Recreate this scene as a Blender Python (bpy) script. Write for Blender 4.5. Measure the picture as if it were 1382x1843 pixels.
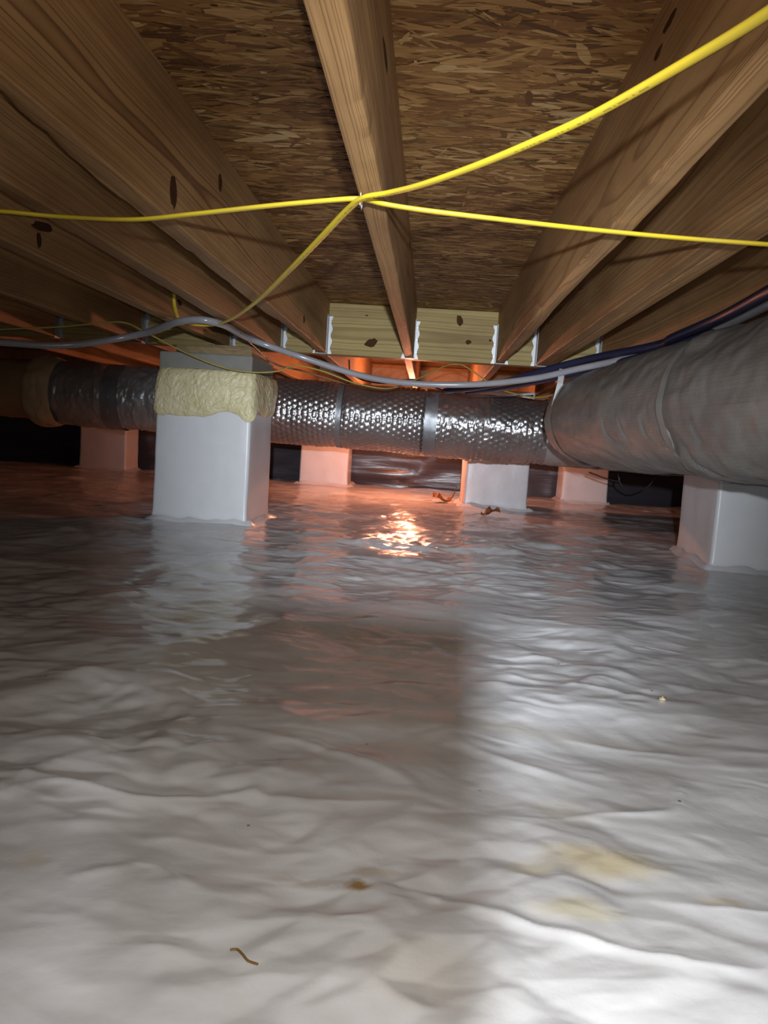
import bpy, bmesh, math, random
import numpy as np
from mathutils import Matrix, Vector

for o in list(bpy.data.objects):
    bpy.data.objects.remove(o)
scene = bpy.context.scene
col = scene.collection

# ------------------------------------------------------------------ camera
F, CX, CY = 1384.0, 691.0, 921.5          # focal length and centre for a 1382 x 1843 frame
EYE = 0.39                                # lens height above the liner
VPX, VPY, ROLL = 772.0, 795.0, 0.065      # where the joists run to, and the tilt of the phone


def _basis():
    y = np.array([VPX - CX, CY - VPY, F]); y /= np.linalg.norm(y)
    z = np.cross(y, np.array([1, -ROLL, 0.0])); z /= np.linalg.norm(z)
    if z[1] < 0: z = -z
    x = np.cross(z, y)
    if x[0] < 0: x = -x
    return np.array([x, y, z])


B = _basis()
cam_d = bpy.data.cameras.new('camera'); cam = bpy.data.objects.new('camera', cam_d); col.objects.link(cam)
cam_d.sensor_fit = 'HORIZONTAL'; cam_d.sensor_width = 36.0
cam_d.lens = 36.0 * F / 1382.0
cam_d.clip_start = 0.01; cam_d.clip_end = 60
right, up, fwd = B[:, 0], B[:, 1], B[:, 2]
m = Matrix(((right[0], up[0], -fwd[0], 0), (right[1], up[1], -fwd[1], 0), (right[2], up[2], -fwd[2], EYE), (0, 0, 0, 1)))
cam.matrix_world = m
scene.camera = cam


# measured positions: a pixel of the photograph plus a known depth, height or side distance
def _ray(px, py): return B @ np.array([px - CX, CY - py, F])
def at_y(px, py, Y): d = _ray(px, py); p = d * (Y / d[1]); p[2] += EYE; return p
def at_z(px, py, z): d = _ray(px, py); p = d * ((z - EYE) / d[2]); p[2] += EYE; return p
def at_x(px, py, X): d = _ray(px, py); p = d * (X / d[0]); p[2] += EYE; return p


# ------------------------------------------------------------------ light
w = bpy.data.worlds.new('World'); scene.world = w; w.use_nodes = True
w.node_tree.nodes['Background'].inputs[0].default_value = (0.55, 0.6, 0.7, 1)
w.node_tree.nodes['Background'].inputs[1].default_value = 0.010
vs = scene.view_settings
vs.view_transform = 'Standard'; vs.look = 'None'; vs.gamma = 1.0; vs.exposure = 0.0; vs.use_curve_mapping = False


def look(o, target):
    d = Vector(target) - o.location
    o.rotation_euler = d.to_track_quat('-Z', 'Y').to_euler()


def spot(name, loc, target, power, color, angle, blend, radius):
    l = bpy.data.lights.new(name, 'SPOT'); l.energy = power; l.color = color
    l.spot_size = math.radians(angle); l.spot_blend = blend; l.shadow_soft_size = radius
    o = bpy.data.objects.new(name, l); col.objects.link(o); o.location = loc; look(o, target)
    return o


# LED flash of the phone, beside its lens, and the headlamp of the person holding it
spot('phone_flash', (0.012, 0.004, EYE + 0.012), (0.0, 3.0, EYE + 0.15), 19.0, (1.0, 0.965, 0.935), 165, 1.0, 0.004)
spot('headlamp_beam', (0.013, -0.256, 0.47), (0.0, 3.5, 0.36), 350.0, (0.82, 0.90, 1.0), 48, 1.0, 0.012)
spot('headlamp_spill', (0.013, -0.256, 0.471), (0.40, 1.1, 0.05), 50.0, (0.90, 0.95, 1.0), 78, 1.0, 0.012)

# ------------------------------------------------------------------ noise helpers (numpy)
_rs = np.random.RandomState(7)
_G = _rs.rand(64, 64, 64).astype(np.float64) * 2 - 1


def vnoise(x, y, z=0.0, off=0):
    x = np.asarray(x, float) + off * 3.17; y = np.asarray(y, float) + off * 7.31; z = np.asarray(z, float) + off * 1.73
    x, y, z = np.broadcast_arrays(x, y, z)
    xi = np.floor(x).astype(int); yi = np.floor(y).astype(int); zi = np.floor(z).astype(int)
    fx, fy, fz = x - xi, y - yi, z - zi
    s = lambda t: t * t * t * (t * (t * 6 - 15) + 10)
    fx, fy, fz = s(fx), s(fy), s(fz)
    g = lambda a, b, c: _G[(xi + a) & 63, (yi + b) & 63, (zi + c) & 63]
    l = lambda a, b, t: a + (b - a) * t
    return l(l(l(g(0, 0, 0), g(1, 0, 0), fx), l(g(0, 1, 0), g(1, 1, 0), fx), fy),
             l(l(g(0, 0, 1), g(1, 0, 1), fx), l(g(0, 1, 1), g(1, 1, 1), fx), fy), fz)


def fbm(x, y, z=0.0, oct=3, off=0):
    a, s, f = 0, 1.0, 1.0
    for i in range(oct):
        a = a + s * vnoise(np.asarray(x) * f, np.asarray(y) * f, np.asarray(z) * f, off + i * 5); s *= .5; f *= 2.03
    return a


# ------------------------------------------------------------------ material helpers
class NT:
    def __init__(self, name):
        self.m = bpy.data.materials.new(name); self.m.use_nodes = True
        self.t = self.m.node_tree; self.b = self.t.nodes['Principled BSDF']
    def n(self, typ, **kw):
        nd = self.t.nodes.new('ShaderNode' + typ)
        for k, v in kw.items(): setattr(nd, k, v)
        return nd
    def l(self, a, b): self.t.links.new(a, b)
    def val(self, sock, v):
        if isinstance(v, (int, float, tuple, list)): sock.default_value = v
        else: self.l(v, sock)
    def math(self, op, a, b=None, c=None, clamp=False):
        nd = self.n('Math', operation=op); nd.use_clamp = clamp
        self.val(nd.inputs[0], a)
        if b is not None: self.val(nd.inputs[1], b)
        if c is not None: self.val(nd.inputs[2], c)
        return nd.outputs[0]
    def vmath(self, op, a, b=None, scale=None):
        nd = self.n('VectorMath', operation=op)
        self.val(nd.inputs[0], a)
        if b is not None: self.val(nd.inputs[1], b)
        if scale is not None: nd.inputs['Scale'].default_value = scale
        return nd
    def coord(self, which='Object'): return self.n('TexCoord').outputs[which]
    def noise(self, vec, scale, detail=3, rough=.5, dist=0):
        nd = self.n('TexNoise'); self.l(vec, nd.inputs['Vector'])
        nd.inputs['Scale'].default_value = scale; nd.inputs['Detail'].default_value = detail
        nd.inputs['Roughness'].default_value = rough; nd.inputs['Distortion'].default_value = dist
        return nd
    def ramp(self, fac, stops):
        nd = self.n('ValToRGB'); self.l(fac, nd.inputs[0]); e = nd.color_ramp.elements
        while len(e) < len(stops): e.new(.5)
        for el, (p, c) in zip(e, stops): el.position = p; el.color = (*c, 1) if len(c) == 3 else c
        return nd.outputs[0]
    def mix(self, fac, a, b, mode='MIX'):
        nd = self.n('Mix', data_type='RGBA', blend_type=mode)
        self.val(nd.inputs[0], fac)
        for s, v in ((nd.inputs[6], a), (nd.inputs[7], b)):
            if isinstance(v, tuple): s.default_value = (*v, 1) if len(v) == 3 else v
            else: self.l(v, s)
        return nd.outputs[2]
    def bump(self, h, strength, dist):
        nd = self.n('Bump'); nd.inputs['Strength'].default_value = strength; nd.inputs['Distance'].default_value = dist
        self.l(h, nd.inputs['Height']); self.l(nd.outputs[0], self.b.inputs['Normal'])
    def base(self, c): self.val(self.b.inputs['Base Color'], (*c, 1) if isinstance(c, tuple) and len(c) == 3 else c)
    def set(self, rough=None, metal=None, spec=None, **kw):
        if rough is not None: self.val(self.b.inputs['Roughness'], rough)
        if metal is not None: self.val(self.b.inputs['Metallic'], metal)
        if spec is not None: self.val(self.b.inputs['Specular IOR Level'], spec)
        for k, v in kw.items(): self.val(self.b.inputs[k], v)


def plain(name, c, rough=.5, metal=0., bump=None, spec=.5):
    t = NT(name); t.base(c); t.set(rough, metal, spec)
    co = t.coord()
    if bump:
        sc, st, di = bump; t.bump(t.noise(co, sc, 4).outputs[0], st, di)
    n = t.noise(co, 14, 4)
    cc = t.mix(.25, c, t.ramp(n.outputs[0], [(.3, tuple(v * .6 for v in c)), (.7, tuple(min(1, v * 1.25) for v in c))]))
    t.base(cc)
    return t.m


def wood(name, light, dark, ring=.007, rough=.62, wander=.045, spots=.5):
    """solid softwood: rings about a wandering pith that runs along local Y"""
    t = NT(name)
    co = t.coord(); info = t.n('ObjectInfo').outputs['Random']
    rnd = t.n('CombineXYZ'); t.l(t.math('MULTIPLY', info, 31.0), rnd.inputs[0]); t.l(t.math('MULTIPLY', info, 57.0), rnd.inputs[1]); t.l(t.math('MULTIPLY', info, 13.0), rnd.inputs[2])
    p = t.vmath('ADD', co, rnd.outputs[0]).outputs[0]
    slow = t.vmath('MULTIPLY', p, (3.2, .8, 3.2)).outputs[0]
    n1 = t.noise(slow, 1.0, 2.5, .45).outputs['Color']
    off = t.vmath('SCALE', t.vmath('SUBTRACT', n1, (.5, .5, .5)).outputs[0], scale=wander * 2).outputs[0]
    q = t.vmath('ADD', co, off).outputs[0]
    s = t.n('SeparateXYZ'); t.l(q, s.inputs[0])
    px = t.math('SUBTRACT', s.outputs[0], t.math('MULTIPLY_ADD', info, .05, .055))
    pz = t.math('SUBTRACT', s.outputs[2], t.math('MULTIPLY_ADD', info, .15, .04))
    r = t.math('SQRT', t.math('ADD', t.math('MULTIPLY', px, px), t.math('MULTIPLY', pz, pz)))
    nr = t.n('TexNoise', noise_dimensions='1D'); t.l(r, nr.inputs['W']); nr.inputs['Scale'].default_value = 38.0; nr.inputs['Detail'].default_value = 2.0
    nr2 = t.n('TexNoise', noise_dimensions='1D'); t.l(r, nr2.inputs['W']); nr2.inputs['Scale'].default_value = 120.0
    rv = t.math('MULTIPLY_ADD', nr.outputs[0], .045, r)
    fr = t.math('FRACT', t.math('DIVIDE', rv, ring))
    late = t.ramp(fr, [(0, (0, 0, 0)), (.45, (.12, .12, .12)), (.86, (1, 1, 1)), (1, (0, 0, 0))])
    fine = t.noise(t.vmath('MULTIPLY', p, (260, 7, 260)).outputs[0], 1.0, 3, .6).outputs[0]
    big = t.noise(t.vmath('MULTIPLY', p, (7, 2.0, 7)).outputs[0], 1.0, 4, .6).outputs[0]
    late = t.math('MULTIPLY', late, t.math('MULTIPLY_ADD', nr2.outputs[0], 2.2, -.35, True))
    base = t.mix(late, light, dark)
    base = t.mix(t.ramp(nr.outputs[0], [(.45, (0, 0, 0)), (.7, (.45, .45, .45))]), base, dark)
    base = t.mix(t.math('MULTIPLY_ADD', fine, .9, -.2, True), base, tuple(v * .62 for v in light))
    tint = t.ramp(big, [(.3, (.62, .55, .47)), (.55, (1, 1, 1)), (.75, (1.18, 1.14, 1.06))])
    base = t.mix(spots * 1.6 if spots * 1.6 < 1 else 1.0, base, tint, 'MULTIPLY')
    t.base(base); t.set(rough, 0, .35)
    t.bump(t.math('MULTIPLY_ADD', late, -.4, fine), .35, .0012)
    return t.m


M = {}
M['joist'] = wood('joist_pine', (.46, .262, .108), (.140, .058, .019), ring=.0056, wander=.032)
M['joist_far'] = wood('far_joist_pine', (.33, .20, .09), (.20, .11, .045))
M['girder'] = wood('girder_treated_pine', (.40, .305, .115), (.20, .125, .036), ring=.011, wander=.03, spots=.4)
M['plate'] = wood('plate_pine', (.36, .26, .13), (.2, .13, .06), ring=.009)
M['knot'] = plain('knot_wood', (.065, .028, .011), .85, 0, (120, .6, .002), .1)
M['galv'] = plain('galvanised_steel', (.42, .43, .44), .5, .8, (60, .3, .001))
M['staple'] = plain('staple_wire', (.75, .72, .66), .3, .9)
M['nail'] = plain('nail_steel', (.5, .5, .5), .35, .9)

# OSB
t = NT('osb_board'); co = t.coord()
v = t.n('TexVoronoi'); v.distance = 'EUCLIDEAN'; t.l(t.vmath('MULTIPLY', co, (11, 60, 30)).outputs[0], v.inputs['Vector']); v.inputs['Scale'].default_value = 1.0
sx = t.n('SeparateXYZ'); t.l(v.outputs['Color'], sx.inputs[0])
t.base(t.ramp(sx.outputs[0], [(0, (.10, .052, .018)), (.5, (.21, .12, .045)), (1, (.34, .215, .09))]))
t.set(.6, 0, .3); t.bump(sx.outputs[1], .4, .001); M['osb'] = t.m
t = NT('osb_strand_wood'); at = t.n('Attribute', attribute_name='strand'); co = t.coord()
fib = t.noise(t.vmath('MULTIPLY', co, (14, 240, 20)).outputs[0], 1.0, 3).outputs[0]
hue = t.ramp(at.outputs['Fac'], [(0, (.095, .038, .012)), (.3, (.25, .112, .032)), (.6, (.41, .215, .068)), (.85, (.56, .335, .125)), (1, (.66, .46, .22))])
t.base(t.mix(t.math('MULTIPLY_ADD', fib, 1.2, -.35, True), hue, (.10, .048, .018))); t.set(.55, 0, .35)
t.bump(fib, .3, .0008); M['strand'] = t.m

# yellow jacket cables
def cable_mat(name, c, c2, rough=.38):
    t = NT(name); co = t.coord('UV')
    s = t.n('SeparateXYZ'); t.l(co, s.inputs[0])
    n = t.noise(t.coord(), 9, 3).outputs[0]
    b = t.mix(t.ramp(n, [(.4, (0, 0, 0)), (.7, (1, 1, 1))]), c, c2)
    # worn factory print along one side
    cell = t.n('TexWhiteNoise', noise_dimensions='1D'); t.l(t.math('FLOOR', t.math('MULTIPLY', s.outputs[0], 330.0)), cell.inputs['W'])
    on = t.math('GREATER_THAN', cell.outputs[0], .5)
    gap = t.math('GREATER_THAN', t.math('FRACT', t.math('MULTIPLY', s.outputs[0], 2.3)), .52)
    band = t.math('LESS_THAN', t.math('ABSOLUTE', t.math('SUBTRACT', s.outputs[1], .72)), .028)
    k = t.math('MULTIPLY', t.math('MULTIPLY', on, gap), t.math('MULTIPLY', band, .55))
    t.base(t.mix(k, b, (.10, .08, .02))); t.set(rough, 0, .5)
    return t.m
M['yellow'] = cable_mat('yellow_cable_jacket', (.63, .46, .025), (.54, .39, .04))
M['yellow_dull'] = cable_mat('dusty_yellow_jacket', (.42, .31, .06), (.30, .22, .07), .5)
M['tube'] = plain('grey_tubing', (.30, .285, .30), .22, 0, None, .6)
M['navy'] = plain('navy_line_jacket', (.018, .02, .05), .42)
M['black'] = plain('black_wire_jacket', (.012, .011, .011), .45)
M['brownwire'] = plain('brown_wire_jacket', (.20, .13, .06), .45)
M['strap'] = plain('grey_strap', (.40, .39, .38), .4, .3)

# white liner on piers
def liner(name, c, rough):
    t = NT(name); co = t.coord()
    a = t.noise(co, 7, 4, .55, .6).outputs[0]; b = t.noise(co, 42, 3).outputs[0]
    t.base(t.mix(t.ramp(a, [(.35, (0, 0, 0)), (.75, (.5, .5, .5))]), c, tuple(v * .86 for v in c)))
    t.set(rough, 0, .5); t.bump(t.math('MULTIPLY_ADD', b, .25, a), .28, .006)
    return t.m
M['liner'] = liner('white_pier_liner', (.74, .74, .75), .34)
M['tape'] = plain('white_seam_tape', (.66, .66, .66), .3, 0, (30, .3, .002))
M['block'] = plain('grey_concrete_block', (.25, .24, .205), .85, 0, (90, .5, .003))
t = NT('spray_foam'); co = t.coord(); n = t.noise(co, 60, 4).outputs[0]
t.base(t.mix(t.ramp(t.noise(co, 9, 3).outputs[0], [(.35, (0, 0, 0)), (.7, (1, 1, 1))]), (.80, .72, .45), (.66, .56, .30)))
t.set(.36, 0, .5); t.bump(t.math('MULTIPLY_ADD', n, .4, t.noise(co, 28, 3, .5, 1.2).outputs[0]), .8, .014); M['foam'] = t.m
M['foam_dark'] = plain('tan_foam', (.46, .35, .20), .6, 0, (70, .5, .004))
M['kraft'] = plain('brown_duct_sleeve', (.30, .19, .10), .5, 0, (25, .4, .004))

# floor liner, its stains placed where they lie on the sheet
STAINS = [((1085, 1548), .075, .040, (.62, .50, .24), .62), ((1040, 1640), .050, .022, (.66, .60, .38), .6), ((960, 1560), .03, .02, (.66, .58, .36), .45),
          ((648, 1582), .016, .016, (.33, .19, .06), .95), ((672, 1556), .030, .010, (.48, .36, .22), .45), ((560, 1568), .05, .006, (.42, .34, .2), .35), ((1300, 1625), .03, .012, (.6, .5, .3), .5),
          ((60, 1540), .02, .02, (.55, .47, .3), .3), ((1010, 1455), .04, .03, (.62, .58, .45), .4), ((905, 1310), .30, .035, (.48, .44, .37), .5), ((760, 1745), .06, .05, (.58, .53, .42), .35)]
t = NT('floor_liner'); co = t.coord()
wob = t.noise(co, 34, 4, .6).outputs['Color']
cw = t.vmath('ADD', co, t.vmath('SCALE', t.vmath('SUBTRACT', wob, (.5, .5, .5)).outputs[0], scale=.03).outputs[0]).outputs[0]
dust = t.noise(t.vmath('MULTIPLY', co, (1.4, 2.6, 1)).outputs[0], 1.6, 5, .6).outputs[0]
c = t.mix(t.ramp(dust, [(.36, (0, 0, 0)), (.72, (1, 1, 1))]), (.74, .74, .745), (.47, .46, .455))
for (px, rx, ry, cc, k) in [(at_z(*a, 0), b, d, e, f) for a, b, d, e, f in STAINS]:
    dv = t.vmath('MULTIPLY', t.vmath('SUBTRACT', cw, (px[0], px[1], 0)).outputs[0], (1 / rx, 1 / ry, 0)).outputs[0]
    ln = t.vmath('LENGTH', dv).outputs['Value']
    f = t.math('MULTIPLY', t.math('SUBTRACT', 1.0, ln, None, True), k * 1.5)
    c = t.mix(t.math('MINIMUM', f, k), c, cc)
sp = t.n('TexVoronoi'); t.l(co, sp.inputs['Vector']); sp.inputs['Scale'].default_value = 13
dot = t.math('LESS_THAN', sp.outputs['Distance'], .035)
c = t.mix(t.math('MULTIPLY', dot, .75), c, (.10, .075, .05))
t.base(c)
rn = t.noise(co, 3.0, 4, .6).outputs[0]
t.set(t.math('MULTIPLY_ADD', rn, .22, .10), 0, .6)
rg = t.n('TexNoise', noise_type='RIDGED_MULTIFRACTAL'); t.l(t.vmath('MULTIPLY', co, (1.0, 1.5, 1)).outputs[0], rg.inputs['Vector'])
rg.inputs['Scale'].default_value = 8.0; rg.inputs['Detail'].default_value = 3.0; rg.inputs['Distortion'].default_value = 1.2; rg.inputs['Roughness'].default_value = .55
b2 = t.noise(co, 60, 3).outputs[0]
t.bump(t.math('MULTIPLY_ADD', b2, .15, rg.outputs[0]), .6, .006)
M['floor'] = t.m
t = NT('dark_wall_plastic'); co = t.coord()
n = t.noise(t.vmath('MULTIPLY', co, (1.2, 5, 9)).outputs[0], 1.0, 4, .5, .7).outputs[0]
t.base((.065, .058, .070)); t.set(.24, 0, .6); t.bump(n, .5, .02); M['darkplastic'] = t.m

# foils
def foil(name, c, rough, metal, bump_s, bump_d, grid=None):
    t = NT(name); co = t.coord()
    n = t.noise(co, 26, 4, .6, .5).outputs[0]; n2 = t.noise(co, 4, 4).outputs[0]
    t.base(t.mix(t.ramp(n2, [(.35, (0, 0, 0)), (.7, (1, 1, 1))]), c, tuple(v * .62 for v in c)))
    t.set(t.math('MULTIPLY_ADD', n2, .25, rough - .1), metal, .5)
    h = n
    if grid:
        u = t.n('SeparateXYZ'); t.l(t.coord('UV'), u.inputs[0])
        g = t.math('MAXIMUM', t.math('SINE', t.math('MULTIPLY', u.outputs[0], grid)), t.math('SINE', t.math('MULTIPLY', u.outputs[1], grid)))
        h = t.math('MULTIPLY_ADD', t.math('POWER', t.math('MAXIMUM', g, 0.0), 6.0), .35, n)
    t.bump(h, bump_s, bump_d)
    return t.m
M['bubble'] = foil('bubble_foil', (.50, .49, .49), .26, .88, .22, .004)
M['foil'] = foil('crinkled_foil', (.55, .55, .54), .34, .6, .5, .008)
M['foiltape'] = foil('foil_tape', (.36, .37, .39), .42, .7, .25, .003)
M['jacket'] = foil('scrim_foil_jacket', (.34, .31, .28), .38, .55, .3, .004, 700.0)
M['jackettape'] = foil('jacket_tape', (.37, .36, .33), .42, .5, .3, .003)
M['leaf'] = plain('dry_leaf', (.42, .15, .035), .6, 0, (80, .5, .002))
M['leaf2'] = plain('dry_brown_leaf', (.22, .085, .03), .6, 0, (80, .5, .002))
M['debris'] = plain('pine_needle', (.22, .12, .03), .6)
M['phone'] = plain('phone_case', (.015, .015, .017), .35)
M['glass'] = plain('lens_glass', (.01, .01, .014), .05)
t = NT('bulb_glow'); t.base((1, .5, .2)); t.set(.4)
t.b.inputs['Emission Color'].default_value = (1.0, .33, .17, 1); t.b.inputs['Emission Strength'].default_value = 1100.0
M['bulb'] = t.m
M['socket'] = plain('lamp_socket', (.03, .03, .03), .45)


# ------------------------------------------------------------------ object helpers
def mesh(name, verts, faces, mat, parent=None, smooth=True, uv=None):
    me = bpy.data.meshes.new(name)
    verts = np.asarray(verts, float)
    me.from_pydata(verts.tolist(), [], [list(map(int, f)) for f in faces])
    if uv is not None:
        l = me.uv_layers.new(name='UVMap')
        idx = np.empty(len(me.loops), int); me.loops.foreach_get('vertex_index', idx)
        l.data.foreach_set('uv', np.asarray(uv, float)[idx].ravel())
    if smooth: me.polygons.foreach_set('use_smooth', [True] * len(me.polygons))
    me.update(); me.materials.append(M[mat])
    o = bpy.data.objects.new(name, me); col.objects.link(o)
    if parent: o.parent = parent
    return o


def from_bm(name, bm, mat, parent=None, smooth=False):
    me = bpy.data.meshes.new(name); bm.normal_update(); bm.to_mesh(me); bm.free()
    if smooth: me.polygons.foreach_set('use_smooth', [True] * len(me.polygons))
    me.materials.append(M[mat]); o = bpy.data.objects.new(name, me); col.objects.link(o)
    if parent: o.parent = parent
    return o


def add_box(bm, lo, hi, bev=0.0):
    r = bmesh.ops.create_cube(bm, size=1.0)
    c = [(a + b) / 2 for a, b in zip(lo, hi)]; s = [b - a for a, b in zip(lo, hi)]
    for v_ in r['verts']: v_.co = Vector((v_.co.x * s[0] + c[0], v_.co.y * s[1] + c[1], v_.co.z * s[2] + c[2]))
    if bev:
        es = list({e for v_ in r['verts'] for e in v_.link_edges})
        bmesh.ops.bevel(bm, geom=es, offset=bev, segments=2, affect='EDGES', profile=.5)


def box(name, lo, hi, mat, parent=None, bev=0.0):
    bm = bmesh.new(); add_box(bm, lo, hi, bev); return from_bm(name, bm, mat, parent)


def empty(name, loc=(0, 0, 0)):
    o = bpy.data.objects.new(name, None); col.objects.link(o); o.location = loc; o.empty_display_size = .05; return o


def tag(o, label=None, cat=None, group=None, kind=None):
    if label: o['label'] = label
    if cat: o['category'] = cat
    if group: o['group'] = group
    if kind: o['kind'] = kind
    return o


def grid_faces(nu, nv, wrap_u=False, wrap_v=False):
    U = nu if wrap_u else nu - 1; V = nv if wrap_v else nv - 1
    i, j = np.meshgrid(np.arange(U), np.arange(V), indexing='ij')
    i2 = (i + 1) % nu; j2 = (j + 1) % nv
    return np.stack([i * nv + j, i2 * nv + j, i2 * nv + j2, i * nv + j2], -1).reshape(-1, 4)


def spline(pts, n):
    P = np.array(pts, float); k = len(P)
    P = np.vstack([2 * P[0] - P[1], P, 2 * P[-1] - P[-2]])
    out = []
    for s in np.linspace(0, k - 1, n):
        i = min(int(s), k - 2); u = s - i
        a, b, c_, d = P[i], P[i + 1], P[i + 2], P[i + 3]
        out.append(.5 * ((2 * b) + (-a + c_) * u + (2 * a - 5 * b + 4 * c_ - d) * u * u + (-a + 3 * b - 3 * c_ + d) * u ** 3))
    return np.array(out)


def tube(name, pts, a, b, mat, parent=None, n=90, sides=12, twist=None, power=1.0):
    """sweep an oval (a wide, b tall) along a smooth path"""
    P = spline(pts, n); T = np.gradient(P, axis=0); T /= np.linalg.norm(T, axis=1)[:, None]
    S = np.cross(T, np.array([0, 0, 1.0])); S /= np.maximum(np.linalg.norm(S, axis=1), 1e-6)[:, None]
    Uv = np.cross(S, T)
    if twist is not None:
        tw = np.interp(np.linspace(0, 1, n), np.linspace(0, 1, len(twist)), np.radians(twist))[:, None]
        S, Uv = S * np.cos(tw) + Uv * np.sin(tw), Uv * np.cos(tw) - S * np.sin(tw)
    th = np.linspace(0, 2 * np.pi, sides, endpoint=False)
    cs, sn = np.cos(th), np.sin(th)
    cs = np.sign(cs) * np.abs(cs) ** power; sn = np.sign(sn) * np.abs(sn) ** power
    V = P[:, None, :] + a * cs[None, :, None] * S[:, None, :] + b * sn[None, :, None] * Uv[:, None, :]
    Ls = np.concatenate([[0], np.cumsum(np.linalg.norm(np.diff(P, axis=0), axis=1))])
    uv = np.stack(np.broadcast_arrays(Ls[:, None], (th / 2 / np.pi)[None, :]), -1).reshape(-1, 2)
    faces = [list(f) for f in grid_faces(n, sides, False, True)]
    faces.append(list(range(sides))); faces.append(list(range((n - 1) * sides, n * sides))[::-1])
    return mesh(name, V.reshape(-1, 3), faces, mat, parent, True, uv)


# ------------------------------------------------------------------ floor: crinkled white liner
JB, JT = .76, .995            # joist undersides and subfloor underside
YG = 3.56                     # near face of the girder
YW = 6.36                     # far foundation wall
RIDGES = [([(505, 985), (640, 998), (740, 1006), (860, 1003), (945, 1003)], .010, .014), ([(948, 982), (1040, 986), (1120, 990), (1212, 998)], .010, .010),
          ([(385, 1225), (300, 1280), (200, 1330), (60, 1400), (0, 1425)], .005, .012), ([(565, 983), (540, 1010), (520, 1038)], .005, .012),
          ([(525, 1035), (610, 1052), (700, 1082)], .004, .012), ([(0, 1215), (110, 1205), (195, 1235)], .009, .016), ([(265, 1035), (440, 1045), (520, 985)], .004, .02),
          ([(640, 975), (720, 966), (800, 978), (930, 960)], .010, .02), ([(690, 940), (780, 946), (940, 930)], .008, .03), ([(300, 1585), (420, 1610), (560, 1640), (650, 1650), (720, 1690)], .007, .016),
          ([(930, 1570), (1060, 1590), (1200, 1625), (1382, 1645)], .007, .014), ([(940, 1630), (1020, 1655)], .004, .010), ([(1090, 1640), (1230, 1670), (1382, 1730)], .005, .014),
          ([(0, 1440), (90, 1420), (250, 1425), (460, 1415)], .007, .014), ([(470, 1420), (600, 1440), (820, 1450), (980, 1465), (1200, 1450), (1240, 1410)], .006, .012),
          ([(120, 1585), (200, 1565), (245, 1555), (330, 1590)], .006, .014), ([(900, 1210), (1000, 1230), (1110, 1222), (1250, 1265)], .007, .02), ([(900, 1105), (1050, 1130), (1180, 1180), (1300, 1195)], .008, .03),
          ([(940, 1310), (1060, 1330), (1200, 1345), (1382, 1370)], .007, .02), ([(690, 1240), (800, 1228), (880, 1235)], .006, .016), ([(560, 1340), (700, 1400), (800, 1480), (900, 1560)], .005, .014)]


def facets(x, y, off):
    """piecewise flat noise: triangles with crisp creases, like crumpled sheet"""
    x, y = x + off * 3.17, y + off * 7.31
    xi, yi = np.floor(x).astype(int), np.floor(y).astype(int); fx, fy = x - xi, y - yi
    g = lambda a, b: _G[(xi + a) & 63, (yi + b) & 63, off & 63]
    h00, h10, h01, h11 = g(0, 0), g(1, 0), g(0, 1), g(1, 1)
    a = np.where(fx + fy < 1, h00 + (h10 - h00) * fx + (h01 - h00) * fy, h11 + (h01 - h11) * (1 - fx) + (h10 - h11) * (1 - fy))
    b = np.where(fx > fy, h00 + (h10 - h00) * fx + (h11 - h10) * fy, h00 + (h01 - h00) * fy + (h11 - h01) * fx)
    return np.where((xi + yi + xi // 3) % 2 == 0, a, b)


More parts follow.
